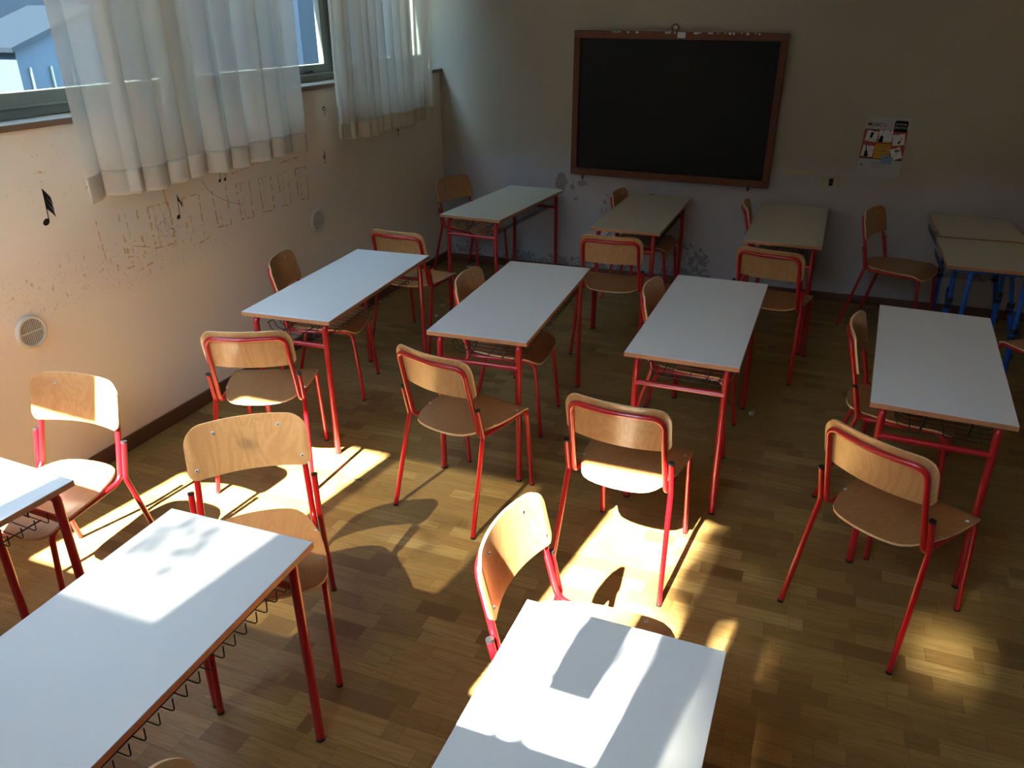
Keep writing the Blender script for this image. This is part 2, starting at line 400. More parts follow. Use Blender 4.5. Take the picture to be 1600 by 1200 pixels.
# windows in the wall behind the viewpoint
def rear_window(name, x0, x1, panes, bars):
    r = empty(name, ((x0+x1)/2, YR-.1, RB)); struct(r); cx = (x0+x1)/2; H = RT-RB
    b = MB(); b.box(x0-cx, x1-cx, -.03, .03, -.03, .0); b.box(x0-cx, x1-cx, -.03, .03, H, H+.03)
    for (a, c) in bars: b.box(a-cx, c-cx, -.03, .03, 0, H)
    child(bevel(b.obj('window_frame', 'frame', smooth=0), .003), r)
    for (a, c, g) in panes:
        b = MB(); b.box(a-cx, c-cx, -.003, .003, 0, H); child(b.obj('window_pane', g, smooth=0), r)
    return r
rear_window('window_6', .0, 1.705, [(.012, .83, 'glass_clear'), (.91, 1.70, 'glass_sun_dim')], [(0, .012), (.83, .91), (1.70, 1.705)])
rear_window('window_7', 2.075, 3.75, [(2.08, 2.81, 'glass_clear'), (2.92, 3.74, 'glass_mid')], [(2.075, 2.08), (2.81, 2.92), (3.74, 3.75)])
b = MB(); b.box(2.625, 2.735, YR-.16, YR-.05, 2.47, RT); o = b.obj('sun_block_bar', 'frame', smooth=0); struct(o); o.name = 'shade_bar'  # bar added to cast the dark band on a near desk
b = MB(); b.box(.0, .385, YR-.16, YR-.04, 3.13, RT); o = b.obj('shade_panel', 'frame', smooth=0); struct(o)  # opaque panel added to stop sun through the upper left pane

# ------------------------------------------------------------ outside
b = MB(); b.box(-30, 14, -25, 40, -1.0, -.9); go = b.obj('ground', simple('grey_paving', srgb(50, 52, 54), .9, .2), smooth=0); go['kind'] = 'structure'
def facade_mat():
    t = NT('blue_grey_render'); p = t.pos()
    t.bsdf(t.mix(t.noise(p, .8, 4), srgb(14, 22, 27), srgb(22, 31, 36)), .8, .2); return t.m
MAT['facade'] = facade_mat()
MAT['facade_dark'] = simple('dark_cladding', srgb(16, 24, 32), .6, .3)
bl = empty('building', (-6.2, 14, -.9)); tag(bl, 'blue-grey building standing outside beyond the curtained windows', 'building')
b = MB(); b.box(-5, 0, -44, 18, 0, 12.5); child(b.obj('wall', 'facade', smooth=0), bl)  # made tall and long to hold back sky light from the left
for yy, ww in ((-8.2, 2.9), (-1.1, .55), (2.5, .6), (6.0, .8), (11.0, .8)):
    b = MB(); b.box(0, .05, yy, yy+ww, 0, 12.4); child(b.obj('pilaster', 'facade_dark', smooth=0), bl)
MAT['shed_grey'] = simple('weathered_white_board', srgb(84, 90, 94), .8)
MAT['sky_block_wall'] = simple('sky_block_grey', srgb(96, 98, 100), .9, .2)
bs = empty('building', (2, -17.5, -.9)); tag(bs, 'plain building added outside behind the viewpoint to block low sky light', 'building')  # unseen building added to keep low sky light off the back wall
b = MB(); b.box(-7.5, 14, -5, 0, 0, 11.2); child(b.obj('wall', 'sky_block_wall', smooth=0), bs)
b = MB(); b.box(-7.7, 14.2, -5.2, .2, 11.2, 11.4); child(b.obj('roof', 'sky_block_wall', smooth=0), bs)
sh = empty('shed', (-4.0, 5.9, -.9)); tag(sh, 'small pale shed outside the window at the far left, under the dark facade', 'shed')
b = MB(); b.add([(x, y, z) for x in (-.4, .4) for (y, z) in ((-.40, 0), (.5, 0), (.5, 3.05), (-.40, 2.74))], [(0, 1, 2, 3), (7, 6, 5, 4), (0, 4, 5, 1), (1, 5, 6, 2), (2, 6, 7, 3), (3, 7, 4, 0)])
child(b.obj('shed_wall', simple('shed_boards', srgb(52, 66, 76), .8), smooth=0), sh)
b = MB(); b.add([(x, y, z) for x in (-.45, .45) for (y, z) in ((-.46, 2.73), (.55, 3.08), (.55, 3.12), (-.46, 2.77))], [(0, 1, 2, 3), (7, 6, 5, 4), (0, 4, 5, 1), (1, 5, 6, 2), (2, 6, 7, 3), (3, 7, 4, 0)])
child(b.obj('shed_roof', 'facade_dark', smooth=0), sh)
for k in range(4):
    b = MB(); b.box(.4, .42, -.30+k*.22, -.285+k*.22, .1, 2.6); child(b.obj('batten', 'frame', smooth=0), sh)
# tree to the south: its crown filters the sun that falls on the right of the room
random.seed(5)
tr = empty('tree', (2.4, -9.5, -.9)); tag(tr, 'leafy tree standing outside behind the viewpoint, sun filtering through its crown', 'tree')
b = MB(); b.tube([(1.9, 0, 0), (1.95, .1, 4), (1.8, 0, 8), (1.7, .1, 12.5)], .2, 10, rend=.06)
for a in range(7):
    q = random.uniform(0, 6.3); b.tube([(1.8, 0, 7.5+a*.6), (1.8+math.cos(q)*.4, math.sin(q)*.4, 8.6+a*.6), (1.8+math.cos(q)*.8, math.sin(q)*.8, 9.2+a*.6)], .05, 6, rend=.02)
child(b.obj('trunk', simple('bark', srgb(84, 70, 56), .9)), tr)
b = MB()
def xw(P):   # where the sunray through P meets the rear wall
    t_ = (P.y-YR)/SUND.y; Q = P-SUND*t_; return Q.x, Q.z
n = 0
while n < 5600:
    x_, z_, yo = random.uniform(2.45, 4.5), random.uniform(1.2, 4.4), random.uniform(-1.2, 1.2)
    Wp = Vector((x_, YR, z_))-SUND*((9.25+yo)/SUND.y); P = Wp-Vector((2.4, -9.5, -.9))
    dens = min(1, max(0, (x_-2.5)/.18))
    if z_ < 2.80 and x_ < 3.02: dens *= .12
    if ((x_-3.53)/.15)**2+((z_-2.96)/.25)**2 < 1: continue     # gap shaped to throw a soft pool of sun indoors
    if random.random() > dens: continue
    a = Vector((random.gauss(0, 1), random.gauss(0, 1), random.gauss(0, 1))).normalized(); c = a.orthogonal().normalized(); d = a.cross(c); s_ = random.uniform(.05, .08)
    b.add([P-c*s_*1.5, P-d*s_*.7, P+c*s_*1.5, P+d*s_*.7], [(0, 1, 2, 3)]); n += 1
child(b.obj('foliage', simple('leaf_green', srgb(62, 92, 40), .6), smooth=0), tr)

# wrought iron scroll and a few hanging leaves outside the high windows
def spiral(cx, cz, r0, turns, sgn=1, a0=0, n=40):
    return [(cx+sgn*(r0*(1-i/n*.8))*math.cos(a0+turns*2*PI*i/n), 0, cz+(r0*(1-i/n*.8))*math.sin(a0+turns*2*PI*i/n)) for i in range(n+1)]
gr = empty('iron_grille', (0, YR-.9, 0)); tag(gr, 'wrought iron scroll bracket fixed outside above the viewpoint, casting curled shadows', 'grille')
b = MB(); b.tube(spiral(2.535, 3.115, .036, .85, -1, .6), .012, 8); b.tube([(2.50, 0, 3.135), (2.485, 0, 3.09), (2.51, 0, 3.03)], .012, 8)
b.tube([(2.2, 0, 3.27), (2.38, 0, 3.28), (2.60, 0, 3.28)], .011, 8); b.tube(spiral(2.30, 3.50, .06, .7, 1, 2), .010, 8)
child(b.obj('scroll', 'wire'), gr)
vn = empty('climbing_vine', (0, YR-.8, 0)); tag(vn, 'few leaves of a climbing plant hanging outside above the viewpoint', 'vine')
random.seed(11); MAT['vine_leaf'] = simple('vine_leaf', srgb(70, 96, 44), .6)
for (cx, cz) in [(1.29, 3.21), (1.31, 3.26), (1.34, 3.27), (1.46, 3.21), (1.42, 3.22), (1.42, 3.28), (1.39, 3.33), (1.36, 3.41), (1.36, 3.47), (1.34, 3.37), (1.34, 3.85), (1.37, 3.72), (1.39, 3.66), (1.28, 3.78), (1.41, 3.89), (1.10, 3.80)]:
    for k in range(2):
        P = Vector((cx+random.uniform(-.03, .03), random.uniform(-.05, .05), cz+random.uniform(-.03, .03)))
        q = random.uniform(0, PI); c = Vector((math.cos(q), 0, math.sin(q))); d = Vector((-math.sin(q), .4, math.cos(q)))
        b = MB(); b.add([P-c*.028, P-c*.012-d*.010, P+c*.008-d*.012, P+c*.028, P+c*.008+d*.012, P-c*.012+d*.010], [(0, 1, 2, 3, 4, 5)]); child(b.obj('leaf', 'vine_leaf', smooth=0), vn)

# ------------------------------------------------------------ curtains
def curtain(name, y0, y1, zb, zt, label, folds, seed, lean):
    random.seed(seed)
    r = empty(name, (.115, (y0+y1)/2, zb)); tag(r, label, 'curtain', None)
    NY, NZ = 220, 46; cy = (y0+y1)/2; H = zt-zb
    ph = [random.uniform(0, 6.28) for _ in range(6)]
    cuts = sorted([0]+[(k+random.uniform(-.38, .38))/folds for k in range(1, folds)]+[1])
    amps = [random.uniform(.35, 1.2) for _ in range(folds)]
    def P(u, v):
        k = max(i for i in range(folds) if cuts[i] <= min(u, .9999)); f = (u-cuts[k])/(cuts[k+1]-cuts[k])
        wv = math.cos(2*PI*f); sk = math.sin(2*PI*f)
        a = .050*amps[k]*(1.0-.35*v)*(1 if 0 < k < folds-1 else .75)
        x = a*wv+.010*math.sin(9*u+ph[0])*(1-v)+.006*math.sin(23*u+4*v+ph[1])+.004*math.sin(40*u+ph[2]-3*v)
        y = y0+(y1-y0)*(u+.30*sk/folds*amps[k])+lean*v*(0.5-u)+.014*math.sin(6*u+ph[3])*(1-v)
        z = zb+H*v+(.006*math.sin(17*u+ph[4])-.012*(wv*.5))*(1-v)
        return (x, y-cy, z-zb)
    vs_hem = .118/H
    def sheet(v0, v1, nz, dx=0):
        b = MB(); vs = []
        for j in range(nz+1):
            for i in range(NY+1):
                x, y, z = P(i/NY, v0+(v1-v0)*j/nz); vs.append((x+dx, y, z))
        b.add(vs, [(j*(NY+1)+i, j*(NY+1)+i+1, (j+1)*(NY+1)+i+1, (j+1)*(NY+1)+i) for j in range(nz) for i in range(NY)]); return b
    o = child(sheet(vs_hem, 1, NZ).obj('fabric', 'curtain', smooth=180), r)
    o = child(sheet(0, vs_hem, 6).obj('hem', 'hem', smooth=180), r)
    sd = o.modifiers.new('thickness', 'SOLIDIFY'); sd.thickness = .0015
    return r
curtain('curtain', 2.70, 4.43, 1.335, 3.42, 'long white pleated curtain covering the nearer window above the yellowed wall marks', 9, 4, -.02)
curtain('curtain', 4.83, 6.26, 1.33, 3.42, 'white pleated curtain hanging nearest the blackboard corner', 13, 9, -.02)
rod = empty('curtain_rod', (.10, 4.4, 3.44)); tag(rod, 'white metal rod above the windows carrying both curtains', 'curtain rod')
b = MB(); b.tube([(0, -2.2, 0), (0, 2.1, 0)], .010, 10); child(b.obj('pole', 'chalk'), rod)
for yy in (-2.1, 0.2, 2.0):
    b = MB(); b.box(-.1, .005, yy-.01, yy+.01, -.008, .008); child(b.obj('bracket', 'chalk', smooth=0), rod)

# ------------------------------------------------------------ chair
CR = .0108
def chair_proto():
    root = empty('school_chair')
    G = {}
    def piece(name, mb, mats, parent=root, **k): return child(mb.obj(name, mats, **k), parent)
    # plywood seat
    W = [(-.254, 0), (-.2525, .035), (-.248, .07), (-.238, .105), (-.222, .132), (-.195, .153), (-.16, .168), (-.12, .182), (-.05, .200), (.03, .208), (.10, .211), (.15, .209), (.175, .203), (.192, .190), (.203, .168), (.209, .13), (.212, .07), (.2125, 0)]
    def width(y):
        for (a, wa), (c, wc) in zip(W, W[1:]):
            if a <= y <= c: return wa+(wc-wa)*(y-a)/(c-a)
        return 0
    b = MB(); NX = 16; ys = []
    for (a, wa), (c, wc) in zip(W, W[1:]):
        m = max(1, int((c-a)/.02)); ys += [a+(c-a)*k/m for k in range(m)]
    ys.append(W[-1][0])
    def sz(x, y):
        z = .4605-.005*math.cos(min(1, abs(x)/.2)*PI/2)*math.cos(min(1, abs(y)/.2)*PI/2)
        if y > .125: z -= .040*((y-.125)/.0875)**2
        return z
    top = []; bot = []
    for y in ys:
        w_ = max(width(y), .002)
        for i in range(NX+1):
            x = -w_+2*w_*i/NX; z = sz(x, y); top.append((x, y, z)); bot.append((x, y, z-.009))
    n1 = NX+1; m = len(ys); off = len(top)
    b.add(top+bot, [(j*n1+i, j*n1+i+1, (j+1)*n1+i+1, (j+1)*n1+i) for j in range(m-1) for i in range(NX)]+
          [(off+j*n1+i, off+(j+1)*n1+i, off+(j+1)*n1+i+1, off+j*n1+i+1) for j in range(m-1) for i in range(NX)], 0)
    ed = []
    for j in range(m-1):
        ed += [(j*n1, (j+1)*n1, off+(j+1)*n1, off+j*n1), (j*n1+NX, off+j*n1+NX, off+(j+1)*n1+NX, (j+1)*n1+NX)]
    for i in range(NX): ed += [(i, off+i, off+i+1, i+1), ((m-1)*n1+i, (m-1)*n1+i+1, off+(m-1)*n1+i+1, off+(m-1)*n1+i)]
    for f in ed: b.f.append(f); b.mi.append(1)
    seat = piece('seat', b, ['seatply', 'plyedge'], smooth=50)
    for (x, y) in ((-.19, -.069), (.19, -.069), (-.189, .102), (.189, .102)):
        b = MB(); z = sz(x, y); b.cyl((x, y, z-.001), (x, y, z+.0018), .0068, 12, 0, .0052); b.cyl((x, y, z+.0018), (x, y, z+.0022), .0028, 8, 1)
        child(b.obj('bolt', ['chrome', 'bolt_hole']), seat)
    # plywood backrest
    b = MB(); TZ, BZ, WW = .836, .646, .208; rt, rb = .062, .035
    def yf(x, z): return -.219-.2376*(z-.681)-.036*(1-min(1, (x/.19)**2))+.000
    NXB, NZB = 36, 10; fr = []; bk = []
    for i in range(NXB+1):
        x = -WW*math.cos(PI*i/NXB); ax = abs(x)
        tz = TZ-(rt-math.sqrt(max(0, rt*rt-(ax-(WW-rt))**2)) if ax > WW-rt else 0)-.004*(ax/WW)**2
        bz = BZ+(rb-math.sqrt(max(0, rb*rb-(ax-(WW-rb))**2)) if ax > WW-rb else 0)
        for j in range(NZB+1):
            z = bz+(tz-bz)*j/NZB; y = yf(x, z); fr.append((x, y, z)); bk.append((x, y-.009, z-.0015))
    n1 = NZB+1; off = len(fr)
    b.add(fr+bk, [(i*n1+j, (i+1)*n1+j, (i+1)*n1+j+1, i*n1+j+1) for i in range(NXB) for j in range(NZB)]+
          [(off+i*n1+j, off+i*n1+j+1, off+(i+1)*n1+j+1, off+(i+1)*n1+j) for i in range(NXB) for j in range(NZB)], 0)
    # face normals: front face looks to +y
    ed = []
    for i in range(NXB): ed += [(i*n1, off+i*n1, off+(i+1)*n1, (i+1)*n1), (i*n1+NZB, (i+1)*n1+NZB, off+(i+1)*n1+NZB, off+i*n1+NZB)]
    for j in range(NZB): ed += [(j, j+1, off+j+1, off+j), (NXB*n1+j, off+NXB*n1+j, off+NXB*n1+j+1, NXB*n1+j+1)]
    for f in ed: b.f.append(f); b.mi.append(1)
    br = piece('backrest', b, ['ply', 'plyedge'], smooth=50)
    for (x, z) in ((-.11, .795), (.11, .795), (-.179, .681), (.179, .681)):
        y = yf(x, z); b = MB(); b.cyl((x, y-.001, z), (x, y+.002, z+.0005), .0075, 12, 0, .0055); b.cyl((x, y+.002, z+.0005), (x, y+.0026, z+.0006), .003, 8, 1)
        child(b.obj('rivet', ['chrome', 'bolt_hole']), br)
    # tubes
    def side(s): return [(s*.196, .219, .008), (s*.19, .178, .438), (s*.19, -.180, .438), (s*.180, -.2705, .797)]
    path = side(1)+[(.10, -.289, .799), (0, -.301, .799), (-.10, -.289, .799)]+list(reversed(side(-1)))
    rad = [.045, .05, .055, .25, .3, .25, .055, .05, .045]
    full = fillet(path, rad, 8)
    # split the tube at the rail ends
    zz = [p.z for p in full]
    half = len(full)//2
    def cut(pts, cond):
        return [p for p in pts if cond(p)]
    first = full[:half+1]
    # indices: leg bend runs 1..9, rear bend 10..18
    legp = first[:10]; rail = [first[9], first[9].lerp(first[10], .5), first[10]]
    nn = len(full)
    b = MB(); b.tube(full[10:nn-10], CR, 12); piece('back_frame', b, 'red', smooth=60)
    for s in (1, -1):
        S_ = lambda L: [Vector((p.x*s, p.y, p.z)) for p in L]
        b = MB(); b.tube(S_(legp), CR, 12); lg = piece('leg', b, 'red', smooth=60)
        b = MB(); b.tube([(s*.1962, .2203, 0), (s*.1960, .219, .009)], CR+.0010, 12); child(b.obj('foot_cap', 'black_plastic'), lg)
        b = MB(); b.tube(S_(rail), CR, 12); piece('seat_rail', b, 'red', smooth=60)
        b = MB(); rp = fillet([(s*.2325, -.300, .008), (s*.2115, -.1865, .455), (s*.2112, -.2195, .597)], [.03], 6)
        b.tube(rp, CR, 12); lg = piece('leg', b, 'red', smooth=60)
        b = MB(); b.tube([(s*.2328, -.3020, 0), (s*.2325, -.2998, .009)], CR+.0010, 12); child(b.obj('foot_cap', 'black_plastic'), lg)
        b = MB(); b.tube([(s*.2112, -.2188, .594), (s*.2112, -.2205, .602)], CR+.001, 12); child(b.obj('tube_cap', 'black_plastic'), lg)
    b = MB(); b.tube([(-.19, .12, .432), (.19, .12, .432)], .009, 10); piece('cross_bar', b, 'red', smooth=60)
    return root
CH = chair_proto()
chairs = [
 # x, y, deg, label
 (1.894, 3.011, -14.1, 'chair seen from behind at the near end of the second-row desk second from left'),
 (2.703, 2.842, -5.1, 'chair seen from behind with a chip scar on its backrest and sun on its seat'),
 (3.713, 2.843, -33.9, 'shaded chair turned askew at the near end of the desk by the right edge'),
 (0.833, 2.925, 22.5, 'chair seen from behind nearest the left wall, thin sliver of sun on its seat'),
 (1.668, 1.763, 219.1, 'chair facing the viewer, four rivets on its pale backrest, beside the lower-left desk'),
 (0.667, 1.763, -174.4, 'chair by the left wall facing the viewer, part of its backrest in bright sun'),
 (2.852, 1.713, -93.9, 'chair seen side-on in the foreground behind the desk with striped sun shadows'),
 (0.596, 3.827, -72.0, 'chair between the left wall and the second-row desk, mostly hidden by the desk'),
 (1.783, 3.837, -85.9, 'chair tucked under the left side of the second-row desk second from left'),
 (2.767, 3.985, -91.1, 'chair tucked under the left side of the second-row desk third from left'),
 (3.771, 3.762, -96.3, 'chair at the left side of the desk by the right photo edge'),
 (0.700, 4.790, -3.0, 'chair with its back to viewer beyond the second-row desk nearest the left wall'),
 (2.025, 5.157, 3.8, 'chair with its back to viewer at the near end of the desk below the blackboard'),
 (3.072, 5.181, -10.9, 'chair with its back to viewer at the near end of desk below wall socket'),
 (0.464, 6.302, -108.8, 'chair in the far left corner of the room, brown backrest facing right'),
 (1.997, 6.294, -91.6, 'chair tucked in at the left of the desk directly below the blackboard'),
 (3.010, 6.240, -86.0, 'chair left of the desk below the wall socket, only the top of its backrest showing'),
 (3.873, 6.217, -110.6, 'red-framed chair standing alone against the back wall below the poster'),
 (4.58, 4.83, 35.0, 'chair cut off by the right edge, only its seat corner and a leg showing'),
 (2.530, 0.600, -91.0, 'chair at the bottom edge, only the tip of its backrest showing between two near desks'),
]
for i, (x, y, a, lb) in enumerate(chairs):
    o = CH if i == 0 else copy_tree(CH)
    o.location = (x, y, 0); o.rotation_euler = (0, 0, R(a)); tag(o, lb, 'chair', 'red tubular school chairs with plywood seats')

# ------------------------------------------------------------ desk
DW, DL, DZ, DT = .4987, 1.235, .7612, .021
def desk_proto(lam, name='school_desk'):
    root = empty(name)
    hw, hl = DW/2, DL/2
    b = MB(); b.box(-hw, hw, -hl, hl, DZ-DT, DZ-.0018, 1); b.box(-hw+.0006, hw-.0006, -hl+.0006, hl-.0006, DZ-.0018, DZ, 0)
    child(bevel(b.obj('tabletop', [lam, 'benchedge'], smooth=0), .0012), root)
    lx, ly = .2024, .584; zr = DZ-DT-.0158
    for s in (-1, 1):
        b = MB(); b.tube([(s*.196, -ly+.07, zr), (s*.196, 0, zr), (s*.196, ly-.07, zr)], .0148, 14); child(b.obj('rail', 'desk_red', smooth=60), root)
        for e in (-1, 1):
            P = fillet([(s*.196, e*(ly-.075), zr), (s*.197, e*(ly-.006), zr), (s*lx, e*ly, .010)], [.055], 9)
            b = MB(); b.tube(P, .0150, 14); lg = child(b.obj('leg', 'desk_red', smooth=60), root)
            b = MB(); b.tube([(s*lx, e*ly, 0), (s*lx, e*ly, .011)], .0158, 14); child(b.obj('foot_cap', 'black_plastic'), lg)
    for e in (-1, 1):
        b = MB(); b.tube([(-.2, e*(ly-.0015), .612), (.2, e*(ly-.0015), .612)], .0125, 12); child(b.obj('crossbar', 'desk_red', smooth=60), root)
    # wire basket under the top
    b = MB(); y0, y1 = -.545, .53; nW = 24
    sec = [(-.150, .690), (-.135, .655), (-.110, .641), (.203, .634), (.205, .676)]
    for k in range(nW+1):
        y = y0+(y1-y0)*k/nW
        b.tube(fillet([(x, y, z) for x, z in sec], .012, 3), .0019, 6)
    for (x, z) in (sec[0], (-.09, .639), (.16, .6345), (.03, .637)):
        b.tube([(x, y0-.004, z), (x, y1+.004, z)], .0024, 6)
    for y in (y0, y1):
        e = 1 if y < 0 else -1
        for x in (-.055, .105):
            b.tube([(x, y, zr+.014), (x, y, .632), (x+.035, y+e*.085, zr+.014)], .0030, 6)
    child(b.obj('wire_basket', 'wire', smooth=60), root)
    return root
dA = desk_proto('laminate')
dB = desk_proto('laminate_old')
desks = [
 (dB, .900, 5.945, -4.21, 'beige-topped desk in the far left corner under the chipped wall patch'),
 (dB, 2.021, 5.964, .1, 'beige-topped desk standing directly below the blackboard'),
 (dB, 3.067, 5.983, -.3, 'beige-topped desk against the back wall below the wall socket'),
 (dA, .831, 3.673, 3.5, 'white-topped desk of the second row nearest the left wall'),
 (dA, 1.836, 3.764, 2.61, 'white-topped desk of the second row, second from the left wall'),
 (dA, 2.806, 3.829, -.39, 'white-topped desk of the second row, third from the left wall'),
 (dA, 3.839, 3.664, -3.06, 'white-topped desk of the second row by the right edge of the photo'),
 (dA, .880, .934, -2.95, 'desk cut off by the left edge, its sunlit white top crossed by a grey band'),
 (dA, 1.835, .912, 1.2, 'large white-topped desk at lower left with blurred leaf shadows on it'),
 (dA, 2.966, .905, -.46, 'white-topped desk at bottom centre with striped and curled sun shadows'),
]
seen = set()
for p, x, y, a, lb in desks:
    o = p if p.name not in seen else copy_tree(p); seen.add(p.name)
    o.location = (x, y, 0); o.rotation_euler = (0, 0, R(a)); tag(o, lb, 'desk', 'red-framed two-seat school desks with wire baskets')

# ------------------------------------------------------------ blue single desks
def blue_proto():
    root = empty('blue_desk'); hw, hl = .262, .352
    b = MB(); b.box(-hw, hw, -hl, hl, .739, .7592, 1); b.box(-hw+.0006, hw-.0006, -hl+.0006, hl-.0006, .7592, .761, 0)
    child(bevel(b.obj('tabletop', ['laminate_old', 'benchedge'], smooth=0), .0012), root)
    for y in (-.28, .28):
        b = MB(); b.box(-.20, .225, y-.02, y+.02, .712, .739); child(bevel(b.obj('top_rail', 'blue', smooth=0), .003), root)
    for (x, y, fx, fy) in ((-.115, -.26, -.115, -.26), (.175, -.26, .195, -.26), (-.115, .26, -.115, .26), (.185, .26, .32, .27)):
        a = Vector((x, y, .715)); c = Vector((fx, fy, .03)); m = a.lerp(c, .5)
        b = MB(); b.tube([a, m], .0135, 12); b.tube([m, c], .0185, 12); lg = child(b.obj('leg', 'blue', smooth=60), root)
        b = MB(); b.tube([m+Vector((0, 0, .012)), m-Vector((0, 0, .018))], .0235, 12); b.tube([m+Vector((0, 0, -.032)), m-Vector((0, 0, .058))], .0235, 12)
        child(b.obj('clamp_collar', 'black_plastic'), lg)
        b = MB(); b.tube([(c.x, c.y, 0), (c.x, c.y, .035)], .026, 12); child(b.obj('foot_cap', 'black_plastic'), lg)
    b = MB(); y0, y1 = -.22, .22
    for k in range(12):
        y = y0+(y1-y0)*k/11; b.tube(fillet([(-.27, y, .715), (-.262, y, .66), (-.03, y, .645), (.04, y, .70)], .015, 3), .0018, 6)
    for (x, z) in ((-.27, .713), (-.265, .68), (-.2, .656), (-.12, .652), (-.04, .648), (.04, .698)): b.tube([(x, y0, z), (x, y1, z)], .002, 6)
    child(b.obj('wire_basket', 'bluewire', smooth=60), root)
    return root
bp = blue_proto()
for i, (x, y, a, lb) in enumerate([(4.277, 5.551, .5, 'blue-legged single desk at the right edge, the nearer of the two pushed together'), (4.297, 6.300, 1.5, 'blue-legged single desk at the right edge, the one against the back wall')]):
    o = bp if i == 0 else copy_tree(bp)
    o.location = (x, y, 0); o.rotation_euler = (0, 0, R(a)); tag(o, lb, 'desk', 'blue-legged single desks')

# ------------------------------------------------------------ blackboard
bb = empty('blackboard', (2.045, YB-.052, 1.437)); bb.rotation_euler = (R(1.5), 0, R(0)); tag(bb, 'large wooden-framed blackboard hanging on the back wall', 'blackboard')
TW = Matrix.Rotation(R(1.1), 4, 'Y')
b = MB(); b.box(-.765, .765, -.005, .012, -.505, .505); child(b.obj('writing_surface', 'board', smooth=0), bb)
hw, hh, fw = .812, .559, .055
for nm, bx_ in (('top', (-hw, hw, hh-fw, hh)), ('bottom', (-hw, hw, -hh, -hh+fw)), ('left', (-hw, -hw+fw-.005, -hh+fw, hh-fw)), ('right', (hw-fw+.005, hw, -hh+fw, hh-fw))):
    b = MB(); b.box(bx_[0], bx_[1], -.022, .018, bx_[2], bx_[3]); child(bevel(b.obj('frame_rail', 'boardwood', smooth=0), .004), bb)
b = MB(); random.seed(8)
for k in range(46):
    x = random.choice([random.uniform(-.52, -.30), random.uniform(.12, .60), random.uniform(.12, .60), random.uniform(-.1, .0)]); s = random.uniform(.004, .014)
    b.box(x, x+s, -.0228, -.0218, hh-random.uniform(.006, .016), hh-.001)
child(b.obj('peeling_flecks', 'chalk', smooth=0), bb); bb.rotation_euler = (R(1.5), R(.6), 0)
b = MB(); b.box(-.03, .03, -.0008, .0008, -.020, .020); o = bevel(b.obj('name_tag', 'paper', smooth=0), .0004); o.location = (2.087, YB-.095, 1.972); o.rotation_euler = (R(1.5), R(2), 0); child_of = None
tag(o, 'small white paper label stuck on the top edge of the blackboard frame', 'label')
hk = empty('wall_hook', (2.025, YB, 2.022)); tag(hk, 'rusty round hook holding the top of the blackboard', 'hook')
b = MB(); b.tube([(.026*math.cos(t_*PI/8), -.028, .026*math.sin(t_*PI/8)) for t_ in range(-3, 12)], .004, 8); child(b.obj('hook_ring', 'rust'), hk)
b = MB(); b.cyl((0, 0, 0), (0, -.03, 0), .009, 12); child(b.obj('hook_pin', 'chalk'), hk)
for x in (1.335, 2.70):
    b = MB(); b.tube([(0, 0, 0), (0, -.055, 0), (0, -.075, .018)], .0055, 8); b.cyl((0, -.055, 0), (0, -.055, -.02), .008, 8)
    o = b.obj('wall_peg', 'black_plastic'); o.location = (x, YB, .868 if x < 2 else .862)
    tag(o, 'small dark peg under the %s end of the blackboard' % ('left' if x < 2 else 'right'), 'peg', 'pegs under the blackboard')
# ------------------------------------------------------------ wall socket
sw = empty('wall_socket', (3.307, YB, .941)); tag(sw, 'beige rectangular wall plate beside the lower right corner of the blackboard', 'socket'); sw.rotation_euler = (0, R(.8), 0)
b = MB(); b.box(-.063, .063, -.009, 0, -.042, .042); child(bevel(b.obj('cover_plate', 'switch', smooth=0), .004, 3), sw)
b = MB(); b.box(-.014, .014, -.0115, -.008, -.026, .026); child(bevel(b.obj('socket_insert', 'dark', smooth=0), .001), sw)
b = MB(); b.box(-.005, .005, -.0125, -.011, -.014, .014); child(b.obj('socket_slot', 'rust', smooth=0), sw)

# ------------------------------------------------------------ poster
PW, PH = .300, .428
po = empty('poster', (3.624, YB-.0015, 1.215)); po.rotation_euler = (0, R(1.6), 0); tag(po, 'music poster with instruments on a cork panel, taped to the back wall', 'poster')
def flat(name, rects, mat, y, parent=po):
    b = MB()
    for r_ in rects:
        x, z, w_, h_, a = r_
        T = Matrix.Translation((x, 0, z)) @ Matrix.Rotation(R(a), 4, 'Y')
        b.box(-w_/2, w_/2, -y-.0004, -y, -h_/2, h_/2, 0, T)
    return child(b.obj(name, mat, smooth=0), parent)
MAT['cork'] = simple('printed_cork', srgb(160, 84, 56), .6, .2, var=.12, vs=60)
MAT['p_orange'] = simple('printed_orange', srgb(196, 146, 60), .6, .2)
MAT['p_blue'] = simple('printed_blue', srgb(120, 150, 172), .6, .2)
MAT['p_red'] = simple('printed_red', srgb(190, 50, 36), .6, .2)
MAT['p_black'] = simple('printed_black', srgb(18, 18, 20), .6, .2)
MAT['p_darkred'] = simple('printed_maroon', srgb(72, 26, 22), .6, .2)
MAT['sheet'] = simple('poster_paper', srgb(168, 170, 172), .7, .3)
flat('poster_sheet', [(0, 0, PW, PH, 0)], 'sheet', .0000)
flat('cork_panel', [(0, .02, PW*.985, .205, 0)], 'cork', .0006)
flat('panel_band', [(-.04, .121, .2, .006, 0), (0, -.083, PW*.985, .007, 0)], 'p_darkred', .0012)
b = MB(); rr = []
for cx, cz, a0 in ((.125, .181, 0), (.062, .181, 90), (.062, .128, 180), (.125, .128, 270)):
    rr += [(cx+.013*math.cos(R(a0+k*15)), cz+.013*math.sin(R(a0+k*15))) for k in range(7)]
b.poly(rr, 0, .0004, 0, Matrix.Translation((0, -.0018, 0)) @ Matrix.Rotation(R(90), 4, 'X')); child(b.obj('black_badge', 'p_black', smooth=0), po)
